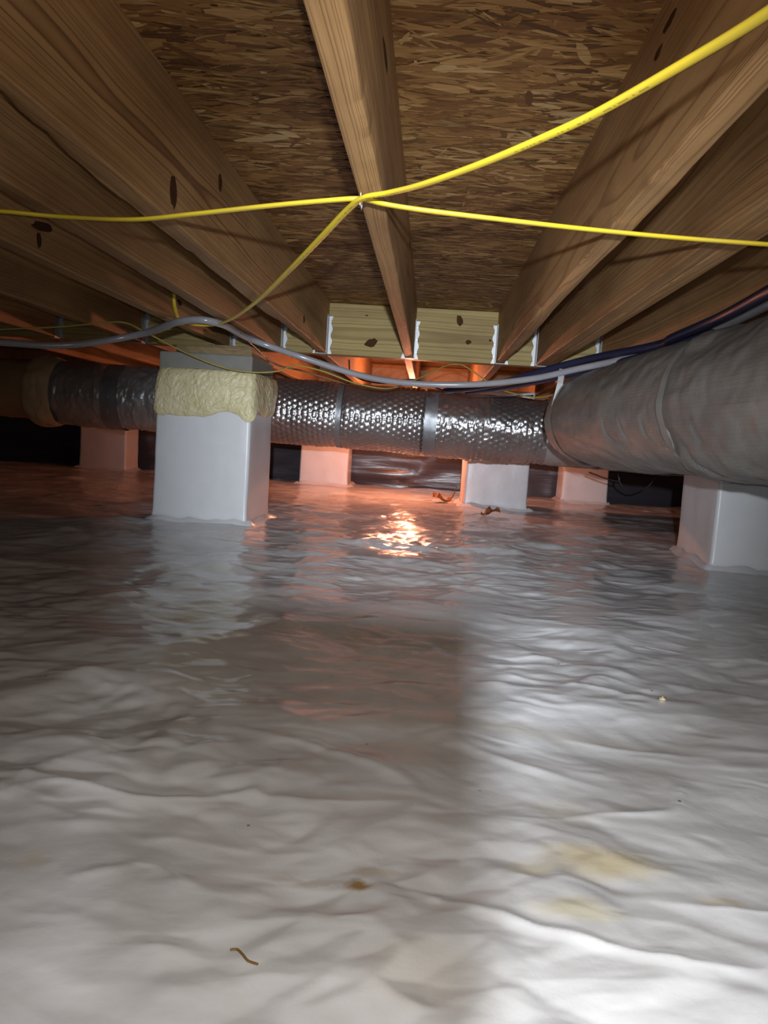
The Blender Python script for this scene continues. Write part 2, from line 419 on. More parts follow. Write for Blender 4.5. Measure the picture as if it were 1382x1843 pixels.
def floor_height(X, Y):
    far = np.clip((Y - .4) / 3.0, 0, 1)
    wx = X + .12 * vnoise(X * 1.7, Y * 2.3, 0, 3); wy = Y + .10 * vnoise(X * 2.1, Y * 1.6, 0, 9)
    h = .007 * fbm(wx * 1.1, wy * 1.7, 0, 2, 1)
    def crease(a, b, off, p): return np.maximum(0, 1 - np.abs(vnoise(a, b, 0, off)) * 2.2) ** p
    def mask(f, off, bias): return np.clip(vnoise(wx * f, wy * f * 1.4, 0, off) * 1.3 + bias, 0, 1)
    h += .0055 * mask(1.9, 31, .1) * crease(wx * 1.3 + wy * .5, wy * 5.0 - wx * 1.3, 21, 1.6) * (.6 + .6 * far)
    h += .0044 * mask(2.7, 51, .05) * crease(wx * 3.0 - wy * .9, wy * 9.0 + wx * 2.6, 41, 1.4) * (.7 + .6 * far)
    jx = X + .045 * vnoise(X * 5, Y * 6, 0, 91) + .012 * vnoise(X * 17, Y * 19, 0, 93); jy = Y + .040 * vnoise(X * 6, Y * 5, 0, 95) + .012 * vnoise(X * 19, Y * 17, 0, 97)
    c1, s1_ = math.cos(.5), math.sin(.5); ra, rb = jx * c1 + jy * s1_, jy * c1 - jx * s1_
    c2, s2_ = math.cos(-.35), math.sin(-.35); rc, rd = jx * c2 + jy * s2_, jy * c2 - jx * s2_
    calm = np.clip(.55 + .7 * vnoise(X * 2.4, Y * 2.4, 0, 99), .15, 1)
    h += .0095 * facets(ra * 4.5, rb * 6.5, 3) + .0085 * calm * facets(rc * 9, rd * 14, 11) + .0042 * (1 - .45 * far) * calm * facets(ra * 22, rb * 28, 17) + .0016 * calm * facets(rc * 46, rd * 52, 23)
    h += .0032 * mask(5.0, 71, .0) * crease(wx * 9 - wy * 4, wy * 14 + wx * 5, 65, 1.2) * far
    for pts, hh, wd in RIDGES:
        hh = hh * .65
        P = spline([at_z(*q, 0)[:2] for q in pts], 24)
        lo, hi = P.min(0) - .1, P.max(0) + .1
        sel = (X > lo[0]) & (X < hi[0]) & (Y > lo[1]) & (Y < hi[1])
        if not sel.any(): continue
        xs, ys = X[sel], Y[sel]; xs, ys = xs + .03 * vnoise(xs * 8, ys * 8, 0, 2), ys + .022 * vnoise(xs * 8, ys * 8, 0, 6)
        d = np.full(xs.shape, 9.0)
        for a, b in zip(P[:-1], P[1:]):
            ab = b - a; tt = np.clip(((xs - a[0]) * ab[0] + (ys - a[1]) * ab[1]) / (ab @ ab), 0, 1)
            d = np.minimum(d, np.hypot(xs - a[0] - tt * ab[0], ys - a[1] - tt * ab[1]))
        h[sel] = h[sel] + hh * np.exp(-d / (wd * .65)) * np.clip(.55 + .9 * vnoise(xs * 7, ys * 7, 0, 5), 0, 1.3)
    return h - .004


nx, ny = 620, 720
us = np.linspace(-1, 1, nx); xs = 4.6 * np.sign(us) * (np.abs(us) * .28 + .72 * np.abs(us) ** 2.2)
vsn = np.linspace(0, 1, ny); ys = np.concatenate([[-.9, -.5, -.2, 0, .15, .3], .36 * (YW / .36) ** vsn]); ny = len(ys)
X, Y = np.meshgrid(xs, ys, indexing='ij')
H = floor_height(X, Y)
fl = mesh('floor', np.stack([X, Y, H], -1).reshape(-1, 3), grid_faces(nx, ny), 'floor')
tag(fl, 'white crinkled vapour barrier plastic covering the crawl space ground', kind='structure')


def fh(x, y): return float(floor_height(np.array([[x]]), np.array([[y]]))[0, 0])


# foundation walls around the crawl space, hung with dark plastic
def wall(name, x0, x1, axis, pos, z1, label):
    n_, k = 160, 26
    u = np.linspace(x0, x1, n_); z = np.linspace(-.03, z1, k)
    Uu, Zz = np.meshgrid(u, z, indexing='ij')
    d = .016 * fbm(Uu * 1.4, Zz * 6, 0, 3, 11) + .02 * np.maximum(0, 1 - np.abs(vnoise(Uu * .8, Zz * 9, 0, 15))) ** 4
    if axis == 'y': V = np.stack([Uu, pos - d, Zz], -1)
    else: V = np.stack([pos - np.sign(pos) * d, Uu, Zz], -1)
    o = mesh(name, V.reshape(-1, 3), grid_faces(n_, k), 'darkplastic')
    return tag(o, label, kind='structure')


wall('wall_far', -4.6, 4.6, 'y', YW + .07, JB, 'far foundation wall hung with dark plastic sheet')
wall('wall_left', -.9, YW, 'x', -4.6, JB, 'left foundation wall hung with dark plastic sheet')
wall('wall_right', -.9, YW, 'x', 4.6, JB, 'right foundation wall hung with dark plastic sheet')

# ------------------------------------------------------------------ ceiling: OSB subfloor sheets with their strands
ceil = empty('ceiling', (0, 0, JT)); tag(ceil, 'brown oriented strand board subfloor overhead', kind='structure')
rng = np.random.RandomState(3)


def strands(parent, x0, x1, y0, y1, z):
    area = (x1 - x0) * (y1 - y0); n = int(area * 4200)
    cx = rng.uniform(x0, x1, n); cy = rng.uniform(y0, y1, n)
    L = rng.gamma(5, .015, n).clip(.02, .15) / 2; W = rng.gamma(2.6, .0046, n).clip(.002, .026) / 2
    ang = rng.normal(0.02, .30, n) + (rng.rand(n) > .93) * rng.normal(0, .8, n)
    ca, sa = np.cos(ang), np.sin(ang)
    cor = [(-1, -.6), (-.5, -1), (.4, -1.1), (1, -.5), (1.05, .3), (.55, 1), (-.3, 1.05), (-1.05, .3)]
    zc = z - rng.uniform(.0003, .0022, n); tx = rng.normal(0, .006, n); ty = rng.normal(0, .03, n)
    V = np.empty((n, len(cor), 3))
    for i, (a, b) in enumerate(cor):
        la = L * a * rng.uniform(.8, 1.1, n); wb = W * b * rng.uniform(.55, 1.25, n)
        V[:, i, 0] = np.clip(cx + la * ca - wb * sa, x0, x1); V[:, i, 1] = np.clip(cy + la * sa + wb * ca, y0, y1)
        V[:, i, 2] = np.minimum(zc + la * tx + wb * ty, z - .0001)
    k = len(cor)
    faces = (np.arange(n)[:, None] * k + np.arange(k)[None, ::-1])
    o = mesh('strands', V.reshape(-1, 3), faces, 'strand', parent, False)
    tone = np.clip(rng.beta(1.5, 1.9, n) + .13 * fbm(cx * 3.3, cy * 6, 0, 3, 4), 0, 1)
    at_ = o.data.attributes.new('strand', 'FLOAT', 'FACE'); at_.data.foreach_set('value', tone)
    o['kind'] = 'stuff'
    return o


yj = [-.86, .36, 1.595, 2.815, 4.035, 5.255, YW + .1]
for r in range(len(yj) - 1):
    off = 0 if r % 2 == 0 else -1.22
    xe = [-4.6, -2.97, -.518, 1.16, 4.6] if r % 2 else [-4.6, -2.17, .293, 2.73, 4.6]
    xe = sorted(set(xe))
    for a, b in zip(xe[:-1], xe[1:]):
        p = box('osb_panel', (a + .0015, yj[r] + .002 - 0, 0), (b - .0015, yj[r + 1] - .002, .018), 'osb', ceil)
        lo, hi = max(a, -2.6), min(b, 1.6)
        if r <= 3 and hi > lo and yj[r + 1] > .3:
            strands(p, lo + .0015, hi - .0015, max(yj[r], .3) + .002, min(yj[r + 1], 3.6) - .002 if r == 3 else yj[r + 1] - .002, 0.0)

# ------------------------------------------------------------------ joists
def joist(x0, x1, y0, y1, label, mat='joist', wane_l=0., wane_r=0., bow=.0, seed=0, knots=(), group=None):
    root = empty('floor_joist', ((x0 + x1) / 2, y0, JB)); tag(root, label, 'joist', group)
    w_, h_ = (x1 - x0) / 2, JT - JB - .0025
    r = .003
    prof = [(-w_ + r, 0), (-w_ / 3, 0), (w_ / 3, 0), (w_ - r, 0), (w_ - r * .3, r * .3), (w_, r), (w_, .03), (w_, h_ * .35), (w_, h_ * .7), (w_, h_), (-w_, h_), (-w_, h_ * .7), (-w_, h_ * .35), (-w_, .03), (-w_, r), (-w_ + r * .3, r * .3)]
    n = max(12, int((y1 - y0) / .035)); yy = np.linspace(0, y1 - y0, n)
    V = np.empty((n, len(prof), 3))
    for i, (px, pz) in enumerate(prof):
        bend = bow * np.sin(yy / (y1 - y0) * math.pi) + .0012 * vnoise(yy * 3, pz * 20 + seed, 0, seed)
        V[:, i, 0] = px + bend; V[:, i, 1] = yy; V[:, i, 2] = pz + (.0012 * vnoise(yy * 4, px * 30, 0, seed + 3) if pz < .01 else 0)
        for wn, side in ((wane_l, -1), (wane_r, 1)):
            if wn and px * side > w_ * .2 and pz < .035:
                f = wn * np.clip(vnoise(yy * 2.6, seed, 0, seed + 7) + .35 + .35 * vnoise(yy * 17, seed, 0, seed + 9), 0, 1)
                k = (1 - pz / .04) * (px * side / w_)
                V[:, i, 2] += f * k * .9; V[:, i, 0] -= side * f * k * .55
    V[:, :, 2] = np.minimum(V[:, :, 2], h_)
    k = len(prof)
    faces = [list(f)[::-1] for f in grid_faces(n, k, False, True)] + [list(range(k))[::-1], list(range((n - 1) * k, n * k))]
    o = mesh('timber', V.reshape(-1, 3), faces, mat, root, False)
    for (kx, ky, kz, ax, ra, rb, tilt) in knots:      # a knot on one face: ax is the face normal axis and sign
        knot(root, (kx - root.location.x, ky - y0, kz - JB), ax, ra, rb, tilt)
    return root


def knot(parent, c, ax, ra, rb, tilt=0.):
    """dark oval knot, a low irregular boss let into one face of a timber"""
    n = 14; vs_, fs = [], []
    rr = random.Random(int(abs(c[0] * 1e4 + c[1] * 1e3)))
    for ring, (k, hgt) in enumerate(((1.0, .0002), (.8, .0012), (.45, .0008))):
        for i in range(n):
            a = i / n * 2 * math.pi; q = k * (1 + rr.uniform(-.16, .16))
            u, v_ = ra * q * math.cos(a), rb * q * math.sin(a)
            u, v_ = u * math.cos(tilt) - v_ * math.sin(tilt), u * math.sin(tilt) + v_ * math.cos(tilt)
            d = {'x+': (hgt, u, v_), 'x-': (-hgt, u, v_), 'y-': (u, -hgt, v_), 'z-': (u, v_, -hgt)}[ax]
            vs_.append([c[j] + d[j] for j in range(3)])
    d = {'x+': (.0005, 0, 0), 'x-': (-.0005, 0, 0), 'y-': (0, -.0005, 0), 'z-': (0, 0, -.0005)}[ax]
    vs_.append([c[j] + d[j] for j in range(3)])
    for rg in range(2):
        for i in range(n):
            fs.append([rg * n + i, rg * n + (i + 1) % n, (rg + 1) * n + (i + 1) % n, (rg + 1) * n + i])
    for i in range(n): fs.append([2 * n + i, 2 * n + (i + 1) % n, 3 * n])
    o = mesh('knot', vs_, fs, 'knot', parent, True)
    return o


def kn(px, py, X, ax, ra, rb, tilt=0.):
    p = at_x(px, py, X); return (p[0], p[1], p[2], ax, ra, rb, tilt)


def kz_(px, py, ra, rb):
    p = at_z(px, py, JB); return (p[0], p[1], JB, 'z-', ra, rb, 0)


Y0 = -.7
joist(-.135, -.096, Y0, YG, 'middle floor joist with the yellow cables stapled to its underside', wane_r=.008, seed=2,
      knots=[kn(693, 100, -.096, 'x+', .05, .006), kn(737, 440, -.096, 'x+', .035, .006)])
joist(-.542, -.494, Y0, YG, 'wide grained floor joist with two dark knots left of the middle joist', wane_l=.012, seed=5,
      knots=[kn(312, 347, -.494, 'x+', .020, .029), kn(396, 330, -.494, 'x+', .015, .018), kn(547, 575, -.494, 'x+', .02, .014)])
joist(-.752, -.700, Y0, YG, 'floor joist close behind the knotty left joist', wane_l=.006, seed=9)
joist(-.978, -.934, Y0, YG, 'third floor joist left of the middle with split knot', seed=12,
      knots=[kn(76, 408, -.934, 'x+', .05, .012, .2), kn(70, 432, -.934, 'x+', .012, .018), kn(323, 545, -.934, 'x+', .03, .01)])
joist(-1.385, -1.345, Y0, YG, 'floor joist with wavy grain above the thin yellow cable at left', seed=15)
joist(-1.79, -1.752, Y0, YG, 'outermost left floor joist in view under dark subfloor', seed=18)
joist(-2.196, -2.158, Y0, YG, 'floor joist beyond the outermost left one, mostly hidden', seed=19)
joist(.273, .313, Y0, YG, 'right hand floor joist with a pale ragged lower edge', wane_l=.010, wane_r=.004, seed=22,
      knots=[kn(1206, 38, .273, 'x-', .03, .007), kn(1185, 95, .273, 'x-', .02, .006)])
joist(.452, .4875, Y0, YG, 'inner ply of the doubled joist right of the ragged edged joist', seed=26)
joist(.489, .527, Y0, YG, 'outer ply of the doubled joist right of the ragged edged joist', wane_l=.004, seed=28)
joist(.733, .771, Y0, YG, 'dark floor joist just above the big right hand duct', seed=31)
joist(1.14, 1.178, Y0, YG, 'floor joist over the far side of the right hand duct', seed=33)

# joists of the next bay, lit orange by the lamp
FARX = [(-2.16, 'far joist over the brown sleeve at left'), (-1.77, 'far joist in dim red light at left'), (-1.36, 'far joist behind the foamed pier, left of it'), (-.95, 'far joist behind the foamed pier top'), (-.52, 'far joist lit orange behind the left of the girder'),
        (-.125, 'far joist with a pale lit underside straight behind the middle joist'), (.295, 'far joist lit orange behind the right end of the girder'), (.70, 'far joist behind the dark cable bundle'), (1.11, 'far joist hidden over the right hand duct')]
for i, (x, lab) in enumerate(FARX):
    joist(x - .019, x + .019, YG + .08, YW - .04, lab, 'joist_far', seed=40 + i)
rim = box('rim_board', (-4.5, YW - .038, JB), (4.5, YW, JT - .003), 'joist_far', None, .002)
tag(rim, 'far rim board closing the joist bays above the foundation wall', 'rim board')

# ------------------------------------------------------------------ girder
g = empty('girder', (0, YG, JB)); tag(g, 'pale yellow treated timber girder the joists hang on', 'girder')
for k, (y0, y1) in enumerate(((0, .0375), (.0385, .076))):
    n = 120; yy = np.linspace(0, 5.6, n)
    hgt = JT - JB - .004
    o = box('timber', (-.01875, 0, 0), (.01875, 5.6, hgt), 'girder', g, .002)
    o.rotation_euler = (0, 0, -math.pi / 2); o.location = (-3.0, (y0 + y1) / 2, 0)
for (px, py, ra, rb, tl) in ((668, 617, .030, .018, .35), (827, 577, .014, .024, .3), (843, 616, .013, .010, 0), (882, 613, .006, .005, 0), (660, 568, .006, .003, 0)):
    p = at_y(px, py, YG); knot(g, (p[0], p[1] - YG, p[2] - JB), 'y-', ra, rb, tl)

# galvanised hangers
def hanger(x0, x1, label):
    root = empty('joist_hanger', ((x0 + x1) / 2, YG, JB)); tag(root, label, 'joist hanger', 'galvanised hangers along the girder')
    hw = (x1 - x0) / 2 + .0004; t_ = .0016; hh = .17
    for s in (-1, 1):
        # side plate and scalloped flange bent outwards on the girder
        bm = bmesh.new(); a, b = sorted((s * hw, s * (hw + t_))); add_box(bm, (a, -.052, 0), (b, -.0005, hh)); from_bm('side_plate', bm, 'galv', root)
        n = 29; vs_, fs = [], []
        for i in range(n):
            z = i / (n - 1) * hh
            wv = .015 + .004 * math.cos(z / hh * math.pi * 6)
            for (xx, yy) in ((hw + t_, -.0028), (hw + wv, -.0028), (hw + wv, -.0006), (hw + t_, -.0006)): vs_.append((s * xx, yy, z))
        for i in range(n - 1):
            for k in range(4): fs.append([i * 4 + k, i * 4 + (k + 1) % 4, (i + 1) * 4 + (k + 1) % 4, (i + 1) * 4 + k])
        fs += [[0, 1, 2, 3], [(n - 1) * 4 + k for k in (3, 2, 1, 0)]]
        fo = mesh('flange', vs_, fs, 'galv', root, False)
        for z in (.03, .085, .14):
            bm = bmesh.new(); bmesh.ops.create_cone(bm, cap_ends=True, segments=10, radius1=.0036, radius2=.003, depth=.002, matrix=Matrix.Translation((s * (hw + .009), -.0038, z)) @ Matrix.Rotation(math.pi / 2, 4, 'X'))
            from_bm('nail_head', bm, 'nail', fo)
    bm = bmesh.new(); add_box(bm, (-hw, -.052, -.0036), (hw, -.0005, -.002)); from_bm('seat', bm, 'galv', root)
    return root


hanger(-.135, -.096, 'galvanised hanger at the girder end of the middle joist')
hanger(-.542, -.494, 'galvanised hanger at the left end of the clear girder face')
hanger(-.752, -.700, 'galvanised hanger partly hidden behind the grey tube near the pier top')
hanger(-.978, -.934, 'galvanised hanger above the left half of the foamed pier')
hanger(-1.385, -1.345, 'galvanised hanger with two bright nails where thin yellow cable passes')
hanger(-1.79, -1.752, 'dark hanger farthest to the left on the girder')
hanger(.273, .313, 'galvanised hanger at the right end of the clear girder face')
hanger(.452, .527, 'wide galvanised hanger on the doubled right hand joist')
hanger(.733, .771, 'galvanised hanger just above the dark cable bundle')

# ------------------------------------------------------------------ piers wrapped in white liner
def rrect(wx, wy, r, n=5, seg=10):
    pts = []
    for (cx, cy, a0) in ((wx - r, wy - r, 0), (-wx + r, wy - r, 90), (-wx + r, -wy + r, 180), (wx - r, -wy + r, 270)):
        arc = [(cx + r * math.cos(math.radians(a0 + 90 * i / n)), cy + r * math.sin(math.radians(a0 + 90 * i / n))) for i in range(n + 1)]
        if pts:
            a, b = pts[-1], arc[0]
            pts += [(a[0] + (b[0] - a[0]) * i / seg, a[1] + (b[1] - a[1]) * i / seg) for i in range(1, seg)]
        pts += arc
    a, b = pts[-1], pts[0]
    pts += [(a[0] + (b[0] - a[0]) * i / seg, a[1] + (b[1] - a[1]) * i / seg) for i in range(1, seg)]
    return np.array(pts)


def wrap_mesh(name, wx, wy, r, z0, z1, mat, parent, disp, flare=0., seed=0, rows=44, cap=True, bulge=0., edge=0.):
    P = rrect(wx, wy, r); k = len(P)
    N = P / np.maximum(np.abs(P[:, :1]) / wx, np.abs(P[:, 1:]) / wy)          # push outwards from the axis
    D = N / np.linalg.norm(N, axis=1)[:, None]
    z = np.linspace(0, 1, rows); zz = z0 + (z1 - z0) * z
    V = np.empty((rows, k, 3))
    ang = np.arctan2(P[:, 1], P[:, 0])
    for i in range(rows):
        d = disp * fbm(P[:, 0] * 9, P[:, 1] * 9, zz[i] * 6, 3, seed) + flare * math.exp(-(zz[i] - z0) / .022) * (1 + .35 * vnoise(P[:, 0] * 25, P[:, 1] * 25, 0, seed + 1))
        d = d + .5 * disp * vnoise(P[:, 0] * 30, P[:, 1] * 30, zz[i] * 9, seed + 2)
        if bulge: d = d + bulge * (max(0, 1 - abs(2 * z[i] - 1) ** 3.5)) ** .5
        V[i, :, :2] = P + D * d[:, None]
        V[i, :, 2] = zz[i] + (edge * fbm(P[:, 0] * 8, P[:, 1] * 8, 0, 3, seed + 4) * (1 - z[i]) if edge else 0)
    faces = [list(f)[::-1] for f in grid_faces(rows, k, False, True)]
    if cap: faces.append(list(range((rows - 1) * k, rows * k)))
    return mesh(name, V.reshape(-1, 3), faces, mat, parent, True)


def pier(cx, cy, wx, wy, zt, label, rot=0., seed=0, foam=False):
    z0 = fh(cx, cy)
    root = empty('pier', (cx, cy, 0)); root.rotation_euler[2] = rot
    tag(root, label, 'pier', 'piers wrapped in white liner')
    top = .60 if foam else zt
    wrap_mesh('liner_wrap', wx, wy, .014, -.012, top, 'liner', root, .0022, .016, seed, 50)
    # skirt of the wrap welded to the ground sheet
    P = rrect(wx + .012, wy + .012, .02); n = len(P); ring = []
    for q, (e, z) in enumerate(((0, .016), (.016, .010), (.036, .005))):
        dd = P / np.linalg.norm(P, axis=1)[:, None]
        wob = 1 + .6 * vnoise(P[:, 0] * 14, P[:, 1] * 14, 0, seed + 9)
        xy = P + dd * (e * wob)[:, None]
        wx_ = cx + xy[:, 0] * math.cos(rot) - xy[:, 1] * math.sin(rot); wy_ = cy + xy[:, 0] * math.sin(rot) + xy[:, 1] * math.cos(rot)
        hz = floor_height(wx_[:, None], wy_[:, None])[:, 0] + z * (1 + .6 * vnoise(P[:, 0] * 60, P[:, 1] * 60, 0, seed)) - (.012 if q == 2 else 0)
        ring.append(np.column_stack([xy, hz]))
    mesh('base_skirt', np.vstack(ring), [list(f) for f in grid_faces(3, n, False, True)], 'liner', root, True)
    if foam:
        box('concrete_block', (-wx + .006, -wy + .006, top - .02), (wx - .006, wy - .006, zt), 'block', root, .006)
        wrap_mesh('foam_band', wx + .002, wy + .002, .03, .445, .625, 'foam', root, .011, 0, seed + 20, 70, True, .018, .03)
    return root


def front(pxl, pxr, y):      # a pier from two pixels of its front base edge
    a, b = at_z(pxl, y, 0), at_z(pxr, y, 0); return a, b


pier(-.928, 3.33, .200, .20, .690, 'big white wrapped pier with a cream spray foam band near its top', -.02, 1, True)
pier(1.275, 3.085, .203, .22, .735, 'grey white wrapped pier under the large right hand duct', -.03, 2)
pier(.436, 5.05, .197, .20, .735, 'white wrapped pier behind the duct, beside two dry leaves', .03, 3)
pier(-.81, 6.16, .190, .140, .735, 'small pink lit pier seen between foamed pier and dark wall', 0, 4)
pier(1.23, 6.17, .175, .135, .735, 'small orange lit pier under the end of the right hand duct', 0, 5)
pier(-2.60, 6.17, .19, .135, .735, 'far dim red pier just left of the foamed pier', 0, 6)

# bearing plates on the foamed pier
pl = empty('bearing_plate', (-.93, 3.33, .690)); tag(pl, 'pale timber bearing plates on the foamed pier under the girder', 'plate')
box('board', (-.15, -.12, .0005), (.17, .29, .034), 'plate', pl, .002)
box('board', (-.08, .10, .0345), (.12, .29, .0685), 'plate', pl, .002)

# ------------------------------------------------------------------ ducts
def sweep_duct(name, A, Bp, prof_r, n, sides, mat, parent, disp, uvscale=True, caps=False):
    """tube from A to B (local) with radius profile and a displacement function disp(s, theta)"""
    A = np.array(A, float); Bp = np.array(Bp, float); L = np.linalg.norm(Bp - A); T = (Bp - A) / L
    S = np.cross(T, [0, 0, 1.0]); S /= np.linalg.norm(S); Uv = np.cross(S, T)
    s = np.linspace(0, L, n); th = np.linspace(0, 2 * np.pi, sides, endpoint=False)
    SS, TH = np.meshgrid(s, th, indexing='ij')
    R = prof_r(SS / L) + disp(SS, TH)
    V = A + SS[..., None] * T + (R * np.cos(TH))[..., None] * S + (R * np.sin(TH))[..., None] * Uv
    faces = [list(f) for f in grid_faces(n, sides, False, True)]
    if caps: faces += [list(range(sides)), list(range((n - 1) * sides, n * sides))[::-1]]
    uv = np.stack([SS, TH * .18], -1).reshape(-1, 2)
    return mesh(name, V.reshape(-1, 3), faces, mat, parent, True, uv)


RA = .165
A_L = np.array([-2.05, 4.02, .525]); A_R = np.array([.95, 4.0, .470])
def on_a(x): return A_L + (A_R - A_L) * ((x - A_L[0]) / (A_R[0] - A_L[0]))
dA = empty('foil_duct', (-.5, 4.0, 0)); tag(dA, 'silver bubble foil wrapped duct crossing behind the foamed pier', 'duct')
oA = np.array([-.5, 4.0, 0])


def bubbles(amp, p=.030, fade=None, seed=0):
    def f(s, th):
        u = th * RA; row = np.floor(s / (p * .866)); uu = u + (row % 2) * p / 2
        # hexagonally packed domes
        best = np.full(s.shape, 9.0)
        for dr in (-1, 0, 1):
            rw = row + dr; c = (rw + .5) * p * .866; sh = (np.mod(rw, 2)) * p / 2
            du = np.mod(u + sh, p) - p / 2
            best = np.minimum(best, np.hypot(s - c, du))
        d = np.maximum(0, 1 - (best / (p * .44)) ** 2) ** .7
        k = np.clip(.75 + .6 * vnoise(s * 4, u * 4, 0, seed + 3), .1, 1)
        e = amp * d * k + .006 * fbm(s * 3, np.cos(th) * 1.3, np.sin(th) * 1.3, 2, seed) + .0025 * fbm(s * 22, u * 9, 0, 2, seed + 8)
        return e
    return f


def crinkle(amp, seed):
    return lambda s, th: amp * fbm(s * 30, np.cos(th) * 3.2, np.sin(th) * 3.2, 3, seed) + amp * .9 * np.maximum(0, 1 - np.abs(vnoise(s * 26, th * 3.0, 0, seed))) ** 4 + .006 * fbm(s * 3, np.cos(th), np.sin(th), 2, seed + 1)


def secA(name, x0, x1, mat, disp, dr=0., n=200, sides=200, pinch=0.):
    return sweep_duct(name, on_a(x0) - oA, on_a(x1) - oA, lambda u: RA + dr - pinch * (np.exp(-(u / .05) ** 2) + np.exp(-((1 - u) / .05) ** 2)), n, sides, mat, dA, disp)


xA = lambda px, py=740: at_y(px, py, 3.88)[0]
s1, s2, s3 = xA(610), xA(777), xA(990)
secA('bubble_wrap', xA(440), s1, 'bubble', bubbles(.0042, .031, seed=1), n=150, sides=230, pinch=.008)
secA('bubble_wrap', s1, s2 - .03, 'bubble', bubbles(.0046, .031, seed=5), n=170, sides=230, pinch=.008)
secA('bubble_wrap', s2 - .03, s3, 'bubble', lambda s, th: bubbles(.0034, .031, seed=9)(s, th) + crinkle(.0028, 6)(s, th), n=200, sides=230)
secA('foil_wrap', s3 - .01, 1.75, 'foil', crinkle(.003, 8), n=80, sides=120)
secA('foil_wrap', xA(195), xA(445), 'foil', crinkle(.0045, 12), n=190, sides=180)
secA('foil_wrap', -2.05, xA(190), 'foil', crinkle(.003, 16), n=140, sides=140)
secA('tape_band', s1 - .014, s1 + .014, 'foiltape', crinkle(.0012, 3), .0035, 10, 120)
secA('tape_band', s2 - .032, s2 + .03, 'foiltape', crinkle(.0012, 4), .006, 14, 120)
secA('tape_band', xA(182), xA(212), 'foiltape', crinkle(.0012, 7), .006, 14, 120)

# brown sleeve at the left end, with its tan foam collar
dL = empty('duct_sleeve', (-2.3, 4.0, 0)); tag(dL, 'brown duct sleeve with a tan foam collar at far left', 'duct')
oL = np.array([-2.3, 4.0, 0])
sweep_duct('sleeve', np.array([-3.6, 3.95, .55]) - oL, np.array([-2.0, 4.0, .525]) - oL, lambda u: .150 + 0 * u, 80, 60, 'kraft', dL, crinkle(.003, 21), caps=True)
sweep_duct('foam_collar', np.array([-2.085, 4.0, .527]) - oL, np.array([-1.945, 4.0, .523]) - oL, lambda u: .166 + .022 * np.sin(np.clip(u, 0, 1) * np.pi) ** .6, 30, 80, 'foam_dark', dL,
           lambda s, th: .009 * fbm(s * 14, np.cos(th) * 3, np.sin(th) * 3, 3, 33))

# large right hand duct
RB = .185
b0, b1 = np.array([.625, 3.12, .517]), np.array([.965, .25, .548])
dB = empty('jacketed_duct', (.8, 2.0, 0)); tag(dB, 'large grey jacketed duct running toward the viewer at right', 'duct')
oB = np.array([.8, 2.0, 0])
LB = np.linalg.norm(b1 - b0)
def on_b(s): return b0 + (b1 - b0) * (s / LB)
def soft(amp, seed): return lambda s, th: amp * fbm(s * 4, np.cos(th) * 2, np.sin(th) * 2, 3, seed) + amp * .35 * fbm(s * 22, np.cos(th) * 5, np.sin(th) * 5, 2, seed + 2) - amp * 1.1 * np.maximum(0, 1 - np.abs(vnoise(s * 7 + np.cos(th) * 1.4, np.sin(th) * 1.6, 0, seed + 5))) ** 7 * (np.sin(th) < -.2)
def secB(name, s0, s1_, mat, disp, dr=0., n=120, sides=120, prof=None):
    return sweep_duct(name, on_b(s0) - oB, on_b(s1_) - oB, prof or (lambda u: RB + dr + 0 * u), n, sides, mat, dB, disp, caps=prof is not None)
def roll_end(u): return RB * (1 - .22 * np.clip(1 - u / .05, 0, 1) ** 2.2)
secB('jacket', 0.0, 1.13, 'jacket', soft(.006, 3), 0, 160, 140, roll_end)
secB('jacket', 1.13, LB, 'jacket', soft(.009, 13), .006, 180, 140)
secB('tape_band', .10, .145, 'jackettape', soft(.003, 3), .004, 12, 120)
secB('tape_band', 1.115, 1.15, 'jackettape', soft(.003, 8), .009, 12, 120)
sweep_duct('collar', np.array([.70, 3.14, .51]) - oB, np.array([.90, 3.86, .49]) - oB, lambda u: .11 + 0 * u, 40, 60, 'foil', dB, crinkle(.003, 31))

# ------------------------------------------------------------------ cables and tubes
def P(px, py, Y=None, zmax=JB - .016):
    q = at_y(px, py, Y) if Y is not None else None
    if q is None or q[2] > zmax: q = at_z(px, py, zmax)
    return q


zc = JB - .009
pA = [at_z(-140, 372, zc - .012), at_z(0, 380, zc - .014), at_z(110, 390, zc - .012), at_z(240, 395, zc - .010), at_z(350, 385, zc - .006), at_z(480, 371, zc - .006), at_z(590, 361, zc - .003), at_z(648, 358, zc),
      at_z(690, 367, zc), at_z(760, 378, zc - .006), at_z(900, 395, zc - .01), at_z(1060, 413, zc - .006), at_z(1220, 428, zc - .004), at_z(1382, 440, zc - .008), at_z(1560, 452, zc - .006)]
tag(tube('yellow_cable', pA, .0062, .0034, 'yellow', n=200, power=.8), 'bright yellow cable strung left to right across the joists', 'cable')
zd = zc - .006
pB = [at_z(1560, -110, zd - .01), at_z(1382, 22, zd - .012), at_z(1235, 112, zd - .010), at_z(1080, 200, zd - .010), at_z(980, 247, zd - .010), at_z(860, 297, zd - .008), at_z(760, 332, zd - .004), at_z(700, 347, zd), at_z(655, 356, zd),
      at_z(625, 378, zd), at_z(580, 425, zd - .004), at_z(520, 487, zd - .008), at_z(465, 540, zd - .008), at_z(420, 572, zd - .006), at_z(385, 585, zd - .005), at_z(345, 584, zd - .004), at_x(322, 574, -.926), at_x(314, 548, -.925), at_x(313, 516, -.925)]
tag(tube('yellow_cable', pB, .0062, .0034, 'yellow', n=240, power=.8), 'yellow cable from top right dropping diagonally to the pier side', 'cable')
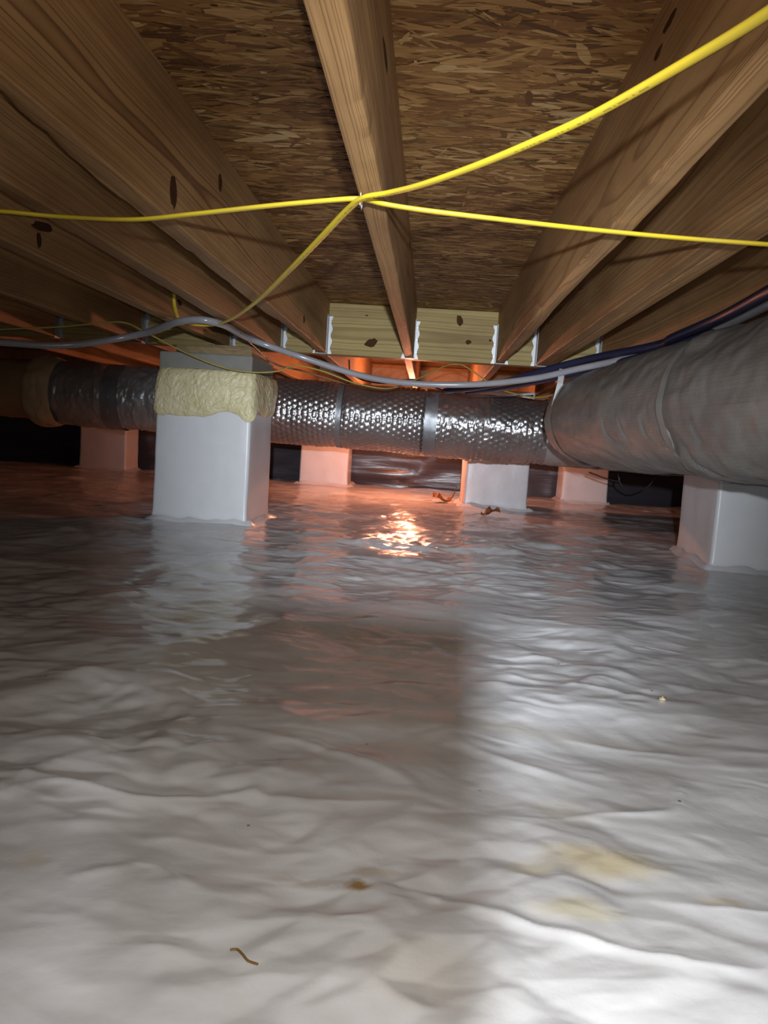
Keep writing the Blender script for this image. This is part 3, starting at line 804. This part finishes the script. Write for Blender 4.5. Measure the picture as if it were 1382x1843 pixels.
# staple on the middle joist
st = at_z(651, 352, JB)
bm = bmesh.new()
add_box(bm, (-.0007, -.016, -.0145), (.0007, .006, -.013)); add_box(bm, (-.0007, -.0172, -.0145), (.0007, -.016, .004)); add_box(bm, (-.0007, .006, -.0145), (.0007, .0072, .004))
so = from_bm('cable_staple', bm, 'staple'); so.location = (st[0], st[1] + .002, JB - .0045); tag(so, 'thin metal staple holding the yellow cables to the middle joist', 'staple')

tp = [P(-150, 605, 2.55), P(0, 616, 2.62), P(120, 621, 2.70), P(250, 602, 2.80), P(330, 577, 2.88), P(395, 582, 2.95), P(450, 610, 2.99), P(550, 645, 3.04), P(650, 676, 3.10), P(740, 690, 3.16), P(850, 692, 3.16), P(955, 682, 3.06), P(1040, 664, 2.93), P(1130, 645, 2.75), P(1205, 624, 2.5), P(1290, 592, 2.2), P(1420, 530, 1.85)]
tag(tube('grey_tube', tp, .0125, .0125, 'tube', n=200), 'grey translucent drain tube sagging across under the girder', 'tube')
nv1 = [P(800, 704, 3.75), P(880, 694, 3.45), P(960, 672, 3.15), P(1060, 646, 2.95), P(1180, 622, 2.6), P(1212, 608, 2.48), P(1300, 570, 2.15), P(1420, 505, 1.8)]
tag(tube('line_set', nv1, .014, .014, 'navy', n=120), 'upper dark navy insulated line above the right hand duct', 'cable')
nv2 = [P(840, 706, 3.8), P(900, 700, 3.5), P(985, 684, 3.12), P(1080, 660, 2.90), P(1180, 633, 2.55), P(1225, 618, 2.38), P(1310, 584, 2.1), P(1430, 524, 1.75)]
tag(tube('line_set', nv2, .010, .010, 'navy', n=120), 'lower dark navy line tucked beside the grey tube', 'cable')
cA = [P(-120, 600, 2.5), P(0, 593, 2.6), P(110, 588, 2.7), P(185, 581, 2.75), P(225, 581, 2.8), P(262, 598, 2.85), P(330, 633, 2.95), P(400, 661, 3.02), P(455, 670, 3.04), P(500, 668, 3.06), P(530, 658, 3.1), P(580, 668, 3.16), P(640, 690, 3.22), P(700, 699, 3.3), P(748, 683, 3.45), P(800, 659, 3.6, JB - .006), P(822, 656, 3.64, JB - .006), P(838, 660, 3.64, JB - .006), P(872, 683, 3.6), P(901, 701, 3.55), P(960, 715, 3.4), P(1000, 709, 3.25), P(1035, 690, 3.1), P(1062, 668, 2.97)]
tag(tube('yellow_cable', cA, .0058, .0032, 'yellow_dull', n=260, power=.8), 'thin dull yellow cable looping past the foam and along the duct top', 'cable')
bw = [P(430, 598, 3.3), P(455, 622, 3.5), P(495, 655, 3.6), P(545, 668, 3.7), P(620, 690, 3.75), P(660, 700, 3.78)]
tag(tube('brown_wire', bw, .004, .004, 'brownwire', n=70), 'thin brown wire sloping from the pier top behind the tube', 'wire')
bk = [P(628, 648, 3.66, JB - .006), P(632, 672, 3.7), P(660, 686, 3.7), P(700, 690, 3.7), P(745, 683, 3.72), P(790, 700, 3.72), P(835, 712, 3.75), P(880, 714, 3.75), P(960, 712, 3.7)]
tag(tube('black_wire', bk, .0035, .0035, 'black', n=90), 'thin black wire drooping over the foil duct in orange glow', 'wire')
lp = [at_y(1060, 850, 4.0), at_y(1090, 861, 4.0), at_y(1114, 866, 4.0), at_y(1112, 852, 4.0), at_y(1118, 872, 4.0), at_y(1140, 884, 4.0), at_y(1165, 876, 4.0), at_y(1185, 856, 4.0), at_y(1215, 845, 4.0)]
tag(tube('black_wire', lp, .0035, .0035, 'black', n=110), 'loop of black wire hanging under the duct before the dark wall', 'wire')
sr = empty('hanging_strap', at_y(1008, 672, 3.0)); tag(sr, 'short grey strap hanging from the tube in front of the duct end', 'strap')
stp = [at_y(1012, 664, 3.0), at_y(1008, 690, 2.99), at_y(1001, 718, 2.985), at_y(994, 745, 2.98)]
mp = np.array(stp) - np.array(sr.location)
bm = bmesh.new(); vv = []
for q in mp: vv.append([bm.verts.new((q[0] + dx, q[1] + dy, q[2])) for dx, dy in ((-.011, 0), (.011, 0), (.011, .0015), (-.011, .0015))])
for a, b in zip(vv[:-1], vv[1:]):
    for k in range(4): bm.faces.new([a[k], a[(k + 1) % 4], b[(k + 1) % 4], b[k]])
bm.faces.new(vv[0]); bm.faces.new(vv[-1][::-1]); bmesh.ops.recalc_face_normals(bm, faces=bm.faces[:])
from_bm('strap_web', bm, 'strap', sr)

# ------------------------------------------------------------------ warm lamp behind the duct
lx = at_y(735, 780, 5.25)[0]
lamp = empty('hanging_lamp', (lx, 5.25, JT)); tag(lamp, 'bare orange bulb hanging behind the foil duct, source of the glow', 'lamp')
bm = bmesh.new(); bmesh.ops.create_uvsphere(bm, u_segments=20, v_segments=12, radius=.03, matrix=Matrix.Translation((0, 0, -.37)))
from_bm('bulb', bm, 'bulb', lamp, True)
bm = bmesh.new(); bmesh.ops.create_cone(bm, cap_ends=True, segments=16, radius1=.018, radius2=.014, depth=.06, matrix=Matrix.Translation((0, 0, -.305))); from_bm('socket', bm, 'socket', lamp)
tube('cord', [(0, 0, -.275), (.004, 0, -.2), (-.004, 0, -.1), (0, 0, -.001)], .004, .004, 'black', lamp, 20)

# ------------------------------------------------------------------ small things on the liner
def leaf(px, py, size, rot, mat, label, seed):
    p = at_z(px, py, 0)
    n = 9; V, fs = [], []
    rr = np.random.RandomState(seed)
    for i in range(n):
        u = i / (n - 1); hw = size * .38 * math.sin(math.pi * u ** .8) * (1 + .35 * math.sin(u * 22)) + .001
        for j, s in enumerate((-1, -.5, 0, .5, 1)):
            V.append(((u - .5) * size, s * hw, .010 + size * .16 * (s * s) * (1 + .5 * rr.randn()) + size * .12 * math.sin(u * 5 + seed)))
    fs = [list(f) for f in grid_faces(n, 5)]
    V = np.array(V); V = np.vstack([V, V - [0, 0, .0008]]); fs += [[a + 45 for a in f[::-1]] for f in fs]
    V[:, 2] -= V[:, 2].min()
    root = empty('dry_leaf', (p[0], p[1], fh(p[0], p[1]) + .0015)); root.rotation_euler[2] = rot
    tag(root, label, 'leaf')
    mesh('blade', V, fs, mat, root, True)
    tube('stem', [(-size * .5, 0, .008), (-size * .7, .006, .006), (-size * .9, -.004, .004)], .0014, .0014, mat, root, 12, 6)


leaf(795, 906, .13, .3, 'leaf', 'curled orange dry leaf left of the white pier base', 1)
leaf(882, 930, .11, .2, 'leaf2', 'brown dry leaf in front of the white pier base', 4)
s0, s1p = at_z(808, 904, 0), at_z(822, 873, 0)
tag(tube('twig', [(s0[0], s0[1], fh(s0[0], s0[1]) + .004), at_y(815, 893, s0[1] + .05), at_y(821, 876, s0[1] + .1)], .004, .004, 'black', n=16, sides=8), 'thin dark twig leaning at the left of the white pier', 'twig')


def needle(pts, r, label):
    q = [at_z(*p, 0) for p in pts]; q = [(a[0], a[1], fh(a[0], a[1]) + r * 1.2 + .0006) for a in q]
    tag(tube('pine_needle', q, r, r * .8, 'debris', n=30, sides=6), label, 'debris')


needle([(415, 1698), (428, 1700), (437, 1712), (447, 1724), (464, 1731)], .0011, 'curved brown pine needle on the white liner in the foreground')
cr = at_z(1191, 1262, 0)
bm = bmesh.new(); bmesh.ops.create_icosphere(bm, subdivisions=2, radius=.006)
for v_ in bm.verts: v_.co *= 1 + .35 * random.Random(int(v_.co.x * 1e5)).uniform(-1, 1); v_.co.z *= .55
o = from_bm('foam_crumb', bm, 'foam', None, True); o.location = (cr[0], cr[1], fh(cr[0], cr[1]) + .003); tag(o, 'tiny yellow foam crumb on the lit right of the liner', 'debris')

# ------------------------------------------------------------------ the phone taking the picture; it blocks the headlamp from the near floor
ph = empty('smartphone', (-.016, -.010, .335)); tag(ph, 'black smartphone held upright at the lens, shading the near floor', 'phone')
box('body', (-.048, -.006, -.085), (.048, .004, .080), 'phone', ph, .003)
box('camera_bump', (.004, .0041, .035), (.028, .0058, .068), 'glass', ph, .0006)
